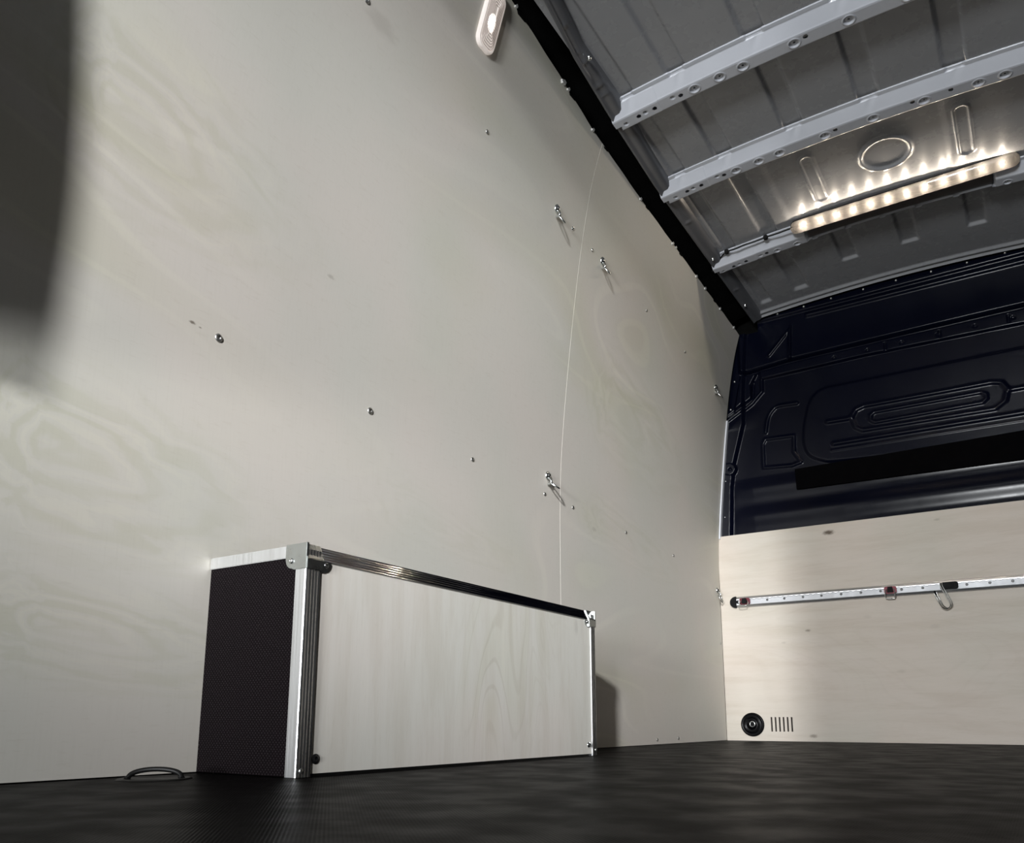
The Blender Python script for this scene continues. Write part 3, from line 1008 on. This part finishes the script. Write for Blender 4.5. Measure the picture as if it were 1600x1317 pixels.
# ------------------------------------------------------------------ LED light bar on the third bow
def light_bar():
    y, z = 2.281, 2.142
    x0, x1 = .622, 1.452
    t = empty('light_bar', (x0, y, z), label='lit LED light bar with twelve diodes mounted under the third roof bow', cat='lamp')
    def cap(name, prof, mat, xa, xb, round_=.022, **kw):
        # stadium plan extrusion: prof = list (halfwidth, h)
        vs, fs = [], []
        n = 8
        base = []
        for k in range(n + 1):
            a = PI / 2 + PI * k / n
            base.append((0, math.cos(a), math.sin(a)))
        for k in range(n + 1):
            a = -PI / 2 + PI * k / n
            base.append((1, math.cos(a), math.sin(a)))
        kk = len(base)
        for hw, h in prof:
            for e, c, s in base:
                cx = (xa + round_) if e == 0 else (xb - round_)
                vs.append((cx + c * min(hw, round_) - x0, s * hw, h))
        for j in range(len(prof) - 1):
            for i in range(kk):
                fs.append((j * kk + i, j * kk + (i + 1) % kk, (j + 1) * kk + (i + 1) % kk, (j + 1) * kk + i))
        fs.append(tuple(range(kk)))
        fs.append(tuple(range((len(prof) - 1) * kk, len(prof) * kk))[::-1])
        me = mesh(name, vs, fs)
        bm = bmesh.new(); bm.from_mesh(me); bmesh.ops.recalc_face_normals(bm, faces=bm.faces[:]); bm.to_mesh(me); bm.free()
        return link(name, me, mat, t, **kw)
    tilt = Matrix.Rotation(-.78, 4, 'X')
    # board, lens, seal; the lamp follows the arch of the roof only slightly
    b = cap('circuit_board', [(.020, .006), (.020, .009)], M_CLIPW, x0 + .01, x1 - .01, .018)
    g = cap('gasket', [(.0265, .006), (.0275, .010), (.0265, .014)], M_RUBBER, x0 - .002, x1 + .002, .024)
    c = cap('lens_cover', [(.025, .008), (.0255, .000), (.024, -.008), (.019, -.013), (.010, -.015), (.002, -.0153)], M_CLEAR, x0, x1, .022, smooth=True, label='clear domed cover')
    br = cap('bracket', [(.014, .014), (.014, .030)], M_BOWD, x0 + .05, x1 - .05, .01, label='dark grey carrier behind the lamp')
    for o in (b, g, c, br):
        o.matrix_basis = tilt
    # brown-grey plate added behind the lamp, under the recessed part of the bow
    xs = np.linspace(.674, 1.360, 50)
    sec = [(2.318, -.020), (2.330, -.0245), (2.350, -.026), (2.385, -.0265), (2.398, -.026), (2.400, -.020)]
    P = np.zeros((len(xs), len(sec), 3))
    for i, xx in enumerate(xs):
        for j, (yy, dz) in enumerate(sec):
            P[i, j] = (xx - x0, yy - y, zskin(xx) + dz - z)
    link('recess_plate', grid_mesh('recess_plate', P), M_BOWD, t, smooth=True, label='brown-grey plate under the recessed bow beside the lamp')
    led = lathe_me('led', [(.0042, 0), (.0040, .002), (.0026, .0036), (.0006, .0042)], 10)
    led.materials.append(M_LED)
    base = lathe_me('led', [(.0042, 0), (.0040, .002), (.0026, .0036), (.0006, .0042)], 10)
    for i in range(12):
        o = bpy.data.objects.new('led', led)
        COL.objects.link(o); o.parent = t
        xx = .676 + i * (1.397 - .676) / 11 - x0
        o.matrix_basis = tilt @ Matrix.Translation((xx, 0, .005)) @ Matrix.Rotation(PI, 4, 'X')
    for xx in (.70, 1.37):
        o = link('screw', lathe_me('screw', [(.004, 0), (.004, .002), (.002, .003)], 12), M_CHROME, t, smooth=True)
        o.matrix_basis = Matrix.Translation((xx - x0, .098, .0125)) @ Matrix.Rotation(PI, 4, 'X')
M_CLIPW = plain('brown_led_board', (.16, .14, .125), .5)
M_BOWD = plain('dark_brown_grey', (.07, .062, .06), .45)
light_bar()

# cable with two ties
cab = [(.240, 2.385, 2.118), (.262, 2.37, 2.130), (.30, 2.33, 2.140), (.334, 2.303, 2.142), (.381, 2.292, 2.138), (.420, 2.290, 2.142), (.462, 2.296, 2.146), (.513, 2.296, 2.150), (.566, 2.288, 2.146), (.60, 2.284, 2.146), (.632, 2.281, 2.146)]
cb = empty('lamp_cable', cab[-1], label='thin black cable running from the light bar to the wall edge', cat='cable')
cv = link('cable', tube_me('cable', [p - Vector(cab[-1]) for p in curve_pts(cab, 8)], .0033, 8), M_RUBBER, cb, smooth=True)
for p in ((.338, 2.302, 2.142), (.512, 2.297, 2.149)):
    o = box('cable_tie', (-.009, -.010, -.008), (.009, .010, .010), M_RUBBER, cb, bev=.003)
    o.location = Vector(p) - Vector(cab[-1])

# ------------------------------------------------------------------ wheel arch box
BD, BL, BH = .2657, 1.0963, .40
bx = empty('wheel_arch_box', (0, 0, 0), label='long aluminium-edged box with pale wood front and black side on the floor against the wall', cat='box')
PT = .022     # top strip height on the end face
box('front_panel', (BD - .014, .034, .006), (BD - .0035, BL - .028, BH - .026), M_MAPLE, bx, label='pale maple front panel')
box('end_panel', (.001, .0035, .002), (BD - .026, .012, BH - PT), M_BLACKFILM, bx, label='black studded film-faced end panel')
box('end_panel', (.001, BL - .012, .002), (BD - .026, BL - .0035, BH - PT), M_BLACKFILM, bx, label='black studded film-faced end panel')
box('top_panel', (.001, .02, BH - .012), (BD - .02, BL - .02, BH - .003), M_BLACKFILM, bx, label='black film-faced top')
box('base_gasket', (BD - .020, .03, 0), (BD - .004, BL - .02, .008), M_RUBBER, bx)
# edge strip on the end face's top (flat, satin) near and far ends
for yy, s in ((0, 1), (BL, -1)):
    ya, yb = sorted((yy, yy + s * .020))
    box('edge_profile', (.001, ya, BH - PT), (BD - .034, yb, BH), M_ALU_FLAT, bx, bev=.001, label='satin aluminium top edge strip')
# fluted long top-front profile
def fluted(n, w, depth):
    """profile line across a width w with n flutes, returns list (t, d)"""
    out = []
    for i in range(n * 6 + 1):
        t = i / (n * 6)
        out.append((t * w, depth * .5 * (math.cos(2 * PI * n * t) - 1)))
    return out
def long_profile():
    # cross-section in (x,z): face tilted ~27 deg from vertical
    a = Vector((BD, BH - .026)); b = Vector((BD - .0115, BH))
    u = (b - a); w = u.length; u.normalize()
    nn = Vector((u.y, -u.x))
    if nn.x < 0: nn = -nn
    line = [a + u * t + nn * d for t, d in fluted(5, w, .0003)]
    poly = [(BD - .014, BH - .0262), (BD - .0005, BH - .0262)] + [(p.x, p.y) for p in line] + [(BD - .032, BH), (BD - .032, BH - .004), (BD - .014, BH - .006)]
    prism('edge_profile', poly, 1, .032, BL - .020, M_ALU_GLOSS, bx, label='glossy fluted aluminium top edge profile')
long_profile()
def post(y0, s, name_label, h1):
    # vertical corner post: flat leg on the end face, fluted leg on the front
    fl_w = .034 if s > 0 else .028
    line = fluted(4, fl_w - .006, .0008)
    P = [(BD - .026, 0.0), (BD - .026, .0035), (BD - .004, .0035)]
    poly = [(BD - .026, y0), (BD - .004, y0), (BD - .0012, y0 + s * .0012), (BD, y0 + s * .004)]
    for t, d in line:
        poly.append((BD + d, y0 + s * (.005 + t)))
    poly += [(BD - .0145, y0 + s * fl_w), (BD - .0145, y0 + s * .0035), (BD - .026, y0 + s * .0035)]
    prism('corner_post', poly, 2, .001, h1, M_ALU_POST, bx, label=name_label)
post(0, 1, 'fluted aluminium corner post at the near end', BH - .010)
post(BL, -1, 'fluted aluminium corner post at the far end', BH - .010)
# satin cover leg on end face (bright side of the near post)
box('post_face', (BD - .0262, -.0006, .001), (BD - .003, .0015, BH - .015), M_ALU_FLAT, bx, bev=.0004, label='satin bright face of the corner post')
def bracket(y0, s):
    # formed steel corner: plate on end face, plate on front face, cap on top
    br = empty('corner_bracket'); br.parent = bx; br['label'] = 'zinc steel corner bracket'
    o_ = .0022
    def lobe(cx, cz, r, a0, a1, n=10):
        return [(cx + r * math.cos(a0 + (a1 - a0) * i / n), cz + r * math.sin(a0 + (a1 - a0) * i / n)) for i in range(n + 1)]
    # end-face plate (x,z): square cap and a rounded ear down-left
    H_ = BH + .0015
    p1 = [(BD + .001, H_), (BD - .052, H_), (BD - .052, BH - .027)] + lobe(BD - .035, BH - .026, .0165, PI, 1.5 * PI) + [(BD - .030, BH - .045), (BD + .001, BH - .045)]
    ya, yb = sorted((y0 - s * o_, y0 + s * .004))
    prism('end_plate', p1, 1, ya, yb, M_STEEL, br, bev=.0008)
    # front-face plate (y,z), tilted top follows the profile: thicker body
    body = [(BD - .010, BH - .045), (BD + o_, BH - .045), (BD + o_, BH - .026), (BD - .0085, H_), (BD - .035, H_), (BD - .035, BH - .006)]
    ya, yb = sorted((y0 - s * .001, y0 + s * .040))
    prism('front_plate', body, 1, ya, yb, M_STEEL, br, bev=.0010)
    ear = [(y0 + s * .030, BH - .026), (y0 + s * .062, BH - .028)]
    e2 = [(y0 + s * .034, BH - .024), (y0 + s * .066, BH - .030)] 
    el = lobe(0, 0, .0185, 0, -PI / 2)
    pts = [(y0 + s * .036, BH - .022)] + [(y0 + s * (.042 + p[0]), BH - .028 + p[1]) for p in el] + [(y0 + s * .036, BH - .0475)]
    prism('front_ear', pts, 0, BD - .006, BD - .0010, M_STEEL, br, bev=.0006)
    rvm = [(.0052, 0), (.0050, .0016), (.0038, .0030), (.0018, .0032), (.0012, .0018)]
    o = link('rivet', lathe_me('rivet', rvm, 16), M_CHROME, br, smooth=True)
    place(o, (BD - .036, y0 - s * o_, BH - .029), (0, -s, 0))
    o = link('rivet', lathe_me('rivet', rvm, 16), M_CHROME, br, smooth=True)
    place(o, (BD - .0010, y0 + s * .047, BH - .033), (1, 0, 0))
bracket(0, 1)
bracket(BL, -1)
# bolts
lat('bolt', [(.0088, 0), (.0086, .0012), (.0056, .0015), (.0052, .0024), (.0030, .0026), (.0026, .0012), (.0002, .0012)], M_GLOSSBLACK, (BD - .0035, .046, .030), (1, 0, 0), bx, label='black bolt with washer')
lat('bolt', [(.0080, 0), (.0078, .0015), (.0055, .0020), (.0052, .0045), (.0032, .0050), (.0028, .0020), (.0002, .0018)], M_CHROME, (BD - .0035, 1.052, .030), (1, 0, 0), bx)
lat('rivet', [(.0045, 0), (.0042, .0015), (.0025, .0025), (.0004, .0028)], M_SCREW, (BD + .0001, .011, .012), (1, 0, 0), bx)
lat('rivet', [(.0045, 0), (.0042, .0015), (.0025, .0025), (.0004, .0028)], M_SCREW, (BD + .0001, 1.086, .016), (1, 0, 0), bx)

# ------------------------------------------------------------------ floor lashing ring
def floor_ring():
    c = Vector((.085, -.137, 0))
    t = empty('floor_lashing_ring', c, label='black folded lashing ring in a round floor recess beside the box', cat='lashing ring')
    o = link('recess_dish', lathe_me('recess_dish', [(.060, .0004), (.057, .0022), (.050, .0020), (.046, .0008), (.035, .0006), (.01, .0006)], 36), M_RUBBER, t, smooth=True, label='flat black dish rim')
    for v in o.data.vertices: v.co.x *= .92
    dirv = Vector((math.cos(.72), math.sin(.72), 0))
    pts = []
    for k in range(25):
        a = PI * k / 24
        pts.append(dirv * (.042 * -math.cos(a)) + Vector((0, 0, -.001 + .0165 * math.sin(a) ** .7)) + Vector((-dirv.y, dirv.x, 0)) * .010 * math.sin(a))
    link('ring', tube_me('ring', pts, .0042, 10), M_RUBBER, t, smooth=True)
    for s in (-1, 1):
        b = box('hinge_block', (-.005, -.004, .0006), (.005, .004, .0045), M_RUBBER, t, bev=.0012)
        b.location = dirv * (.042 * s)
floor_ring()

# ------------------------------------------------------------------ airline rail on the bulkhead panel
RX0, RX1, RZ = .078, 1.80, .6700
def rail():
    t = empty('lashing_rail', (RX0, L, RZ), label='long silver aluminium lashing rail screwed across the plywood bulkhead panel', cat='rail')
    h = .0275
    sec = [(-h, 0), (-h, -.002), (-.024, -.0065), (-.017, -.0105), (-.0145, -.0115), (.0145, -.0115), (.017, -.0105), (.024, -.0065), (h, -.002), (h, 0)]
    me = prism('profile', [(y, z) for z, y in sec], 0, 0, RX1 - RX0, M_ALU_RAIL, t, label='rounded aluminium rail body')
    # raised track plate with a scalloped upper edge (real wavy lip)
    n = 430
    top, ln = [], RX1 - RX0 - .045
    vs, fs = [], []
    for i in range(n + 1):
        x = .030 + ln * i / n
        zz = .0085 + .0019 * math.sin(2 * PI * x / .0254)
        vs += [(x, -.0117, -.0150), (x, -.0132, -.0145), (x, -.0132, zz), (x, -.0117, zz + .0004)]
    for i in range(n):
        a = i * 4
        for j in range(3):
            fs.append((a + j, a + j + 1, a + j + 5, a + j + 4))
    link('track_plate', mesh('track_plate', vs, fs), M_TRACKFACE, t, label='bright track plate with scalloped edge')
    vs, fs = [], []
    for i in range(n + 1):
        x = .030 + ln * i / n
        zz = .0085 + .0019 * math.sin(2 * PI * x / .0254)
        vs += [(x, -.0119, zz + .0002), (x, -.0128, zz + .0004), (x, -.0128, zz + .0022), (x, -.0117, zz + .0026)]
    for i in range(n):
        a = i * 4
        for j in range(3):
            fs.append((a + j, a + j + 1, a + j + 5, a + j + 4))
    link('groove_lip', mesh('groove_lip', vs, fs), M_GROOVE, t, label='dark wavy groove line')
    # end cap
    cp = []
    for k in range(17):
        a = PI / 2 + PI * k / 16
        cp.append((.006 + .031 * math.cos(a), .0285 * math.sin(a)))
    cp += [(.008, -.006), (.018, -.010), (.020, -.003), (.014, 0), (.020, .003), (.018, .010), (.008, .006)]
    prism('end_cap', [(x, z) for x, z in cp], 1, -.0145, -.0004, M_BLACK, t, bev=.0008, label='rounded black plastic end cap')
    sm = lathe_me('screw', [(.0058, 0), (.0056, .0012), (.0040, .0018), (.0036, .0004), (.0014, .0004), (.0012, .0016), (.0002, .0016)], 16)
    sm.materials.append(M_RAILSCREW)
    for x in [.238, .319, .406, .490, .577, .663, .746, .833, .918, 1.089, 1.175, 1.258, 1.345, 1.43, 1.515, 1.60]:
        o = bpy.data.objects.new('screw', sm)
        COL.objects.link(o); o.parent = t
        o.matrix_basis = Matrix.Translation((x - RX0, -.0132, .0005)) @ frame_from((0, -1, 0))
M_GROOVE = plain('rail_groove_metal', (.13, .135, .14), .5, .6)
M_RAILSCREW = plain('grey_rail_screw', (.10, .10, .10), .4, .7)
rail()

def ring_fitting(x, label, ang, skew):
    t = empty('ring_fitting', (x, L - .0132, RZ), label=label, cat='rail fitting', group='red and black ring fittings on the lashing rail')
    pr = [(-.026, -.012), (-.020, -.0155), (.020, -.0155), (.026, -.012), (.026, .012), (.020, .0165), (-.020, .0165), (-.026, .012)]
    prism('slider', pr, 1, -.013, -.0002, M_RED, t, bev=.002, label='dark red slider')
    prism('locking_pin', [(-.013, -.012), (.013, -.012), (.010, .014), (-.010, .014)], 1, -.024, -.012, M_BLACK, t, bev=.002, label='black locking block')
    c, s = math.cos(ang), math.sin(ang)
    pts = []
    for u, v in [(-.017, .004), (-.0195, -.012), (-.020, -.034), (-.014, -.041), (0, -.042), (.014, -.041), (.020, -.034), (.0195, -.012), (.014, .004)]:
        pts.append((u + skew * v, -.017 + v * s, v * c))
    link('ring', tube_me('ring', curve_pts(pts, 5), .0025, 8), M_CHROME, t, smooth=True)
ring_fitting(.130, 'red and black ring fitting at the left end of the rail', .9, -.1)
ring_fitting(.788, 'red and black ring fitting nearest the steel hook on the rail', .25, 0)

def hook_fitting():
    x = 1.025
    t = empty('hook_fitting', (x, L - .0132, RZ), label='black rail fitting holding a bent steel wire hook', cat='hook')
    pr = [(-.038, -.012), (-.030, -.0155), (.026, -.0155), (.032, -.010), (.032, .012), (.026, .0165), (-.032, .0165), (-.038, .010)]
    prism('slider', pr, 1, -.012, -.0002, M_BLACK, t, bev=.002, label='black plastic slider')
    prism('locking_pin', [(-.012, -.011), (.012, -.011), (.012, .012), (-.012, .012)], 1, -.020, -.011, M_BLACK, t, bev=.002)
    # double wire bent into a J
    def wire(off, dz):
        p = [(-.036 + off, -.018, .012), (-.034 + off, -.022, -.005), (-.020 + off, -.026, -.040), (-.006 + off, -.030, -.075), (-.005 + off, -.034, -.092), (-.018 + off, -.042, -.104),
             (-.034 + off, -.052, -.096), (-.046 + off, -.060, -.070), (-.058 + off, -.066, -.036 + dz)]
        return p
    link('hook_wire', tube_me('hook_wire', curve_pts(wire(0, 0), 6), .0024, 8), M_CHROME, t, smooth=True)
    link('hook_wire', tube_me('hook_wire', curve_pts([(a + .007, b + .004, c + .003) for a, b, c in wire(0, .004)], 6), .0024, 8), M_CHROME, t, smooth=True)
    p = wire(0, 0)[-1]
    link('hook_tip', tube_me('hook_tip', [(p[0] + .0055, p[1] + .003, p[2] - .008), (p[0] + .001, p[1] + .001, p[2] + .010)], .0036, 8), M_BLACK, t, smooth=True, label='black rubber hook tip')
hook_fitting()

# black round cap by the floor
def cap():
    t = empty('round_socket', (.130, L, .077), label='round black socket cap low on the plywood bulkhead panel beside six vent slots', cat='socket')
    o = link('cover', lathe_me('cover', [(.0555, 0), (.0560, .004), (.0535, .009), (.0500, .0100), (.0470, .0085), (.0400, .0080), (.0370, .0110), (.0350, .0112), (.0330, .0090), (.0180, .0085), (.0170, .012), (.0150, .0125)], 48), M_BLACKGL, t, smooth=True)
    o.matrix_basis = frame_from((0, -1, 0))
    o = link('latch', lathe_me('latch', [(.0145, .0), (.0145, .017), (.0125, .0185), (.0095, .0180), (.0085, .012), (.001, .012)], 28), M_CHROME, t, smooth=True, label='shiny steel centre ring')
    o.matrix_basis = Matrix.Translation((.003, 0, .002)) @ frame_from((0, -1, 0))
    b = box('lift_bar', (-.036, -.0135, -.0065), (-.004, -.0085, .0065), M_BLACKGL, t, bev=.0015)
    b.matrix_basis = Matrix.Rotation(.65, 4, 'Y')
    o = link('keyhole', lathe_me('keyhole', [(.0080, 0), (.0080, .0205), (.0001, .0205)], 20), M_BLACK, t)
    o.matrix_basis = Matrix.Translation((.001, 0, .001)) @ frame_from((0, -1, 0))
M_BLACKGL = plain('gloss_black_plastic', (.0015, .0015, .002), .30, spec=.12)
cap()
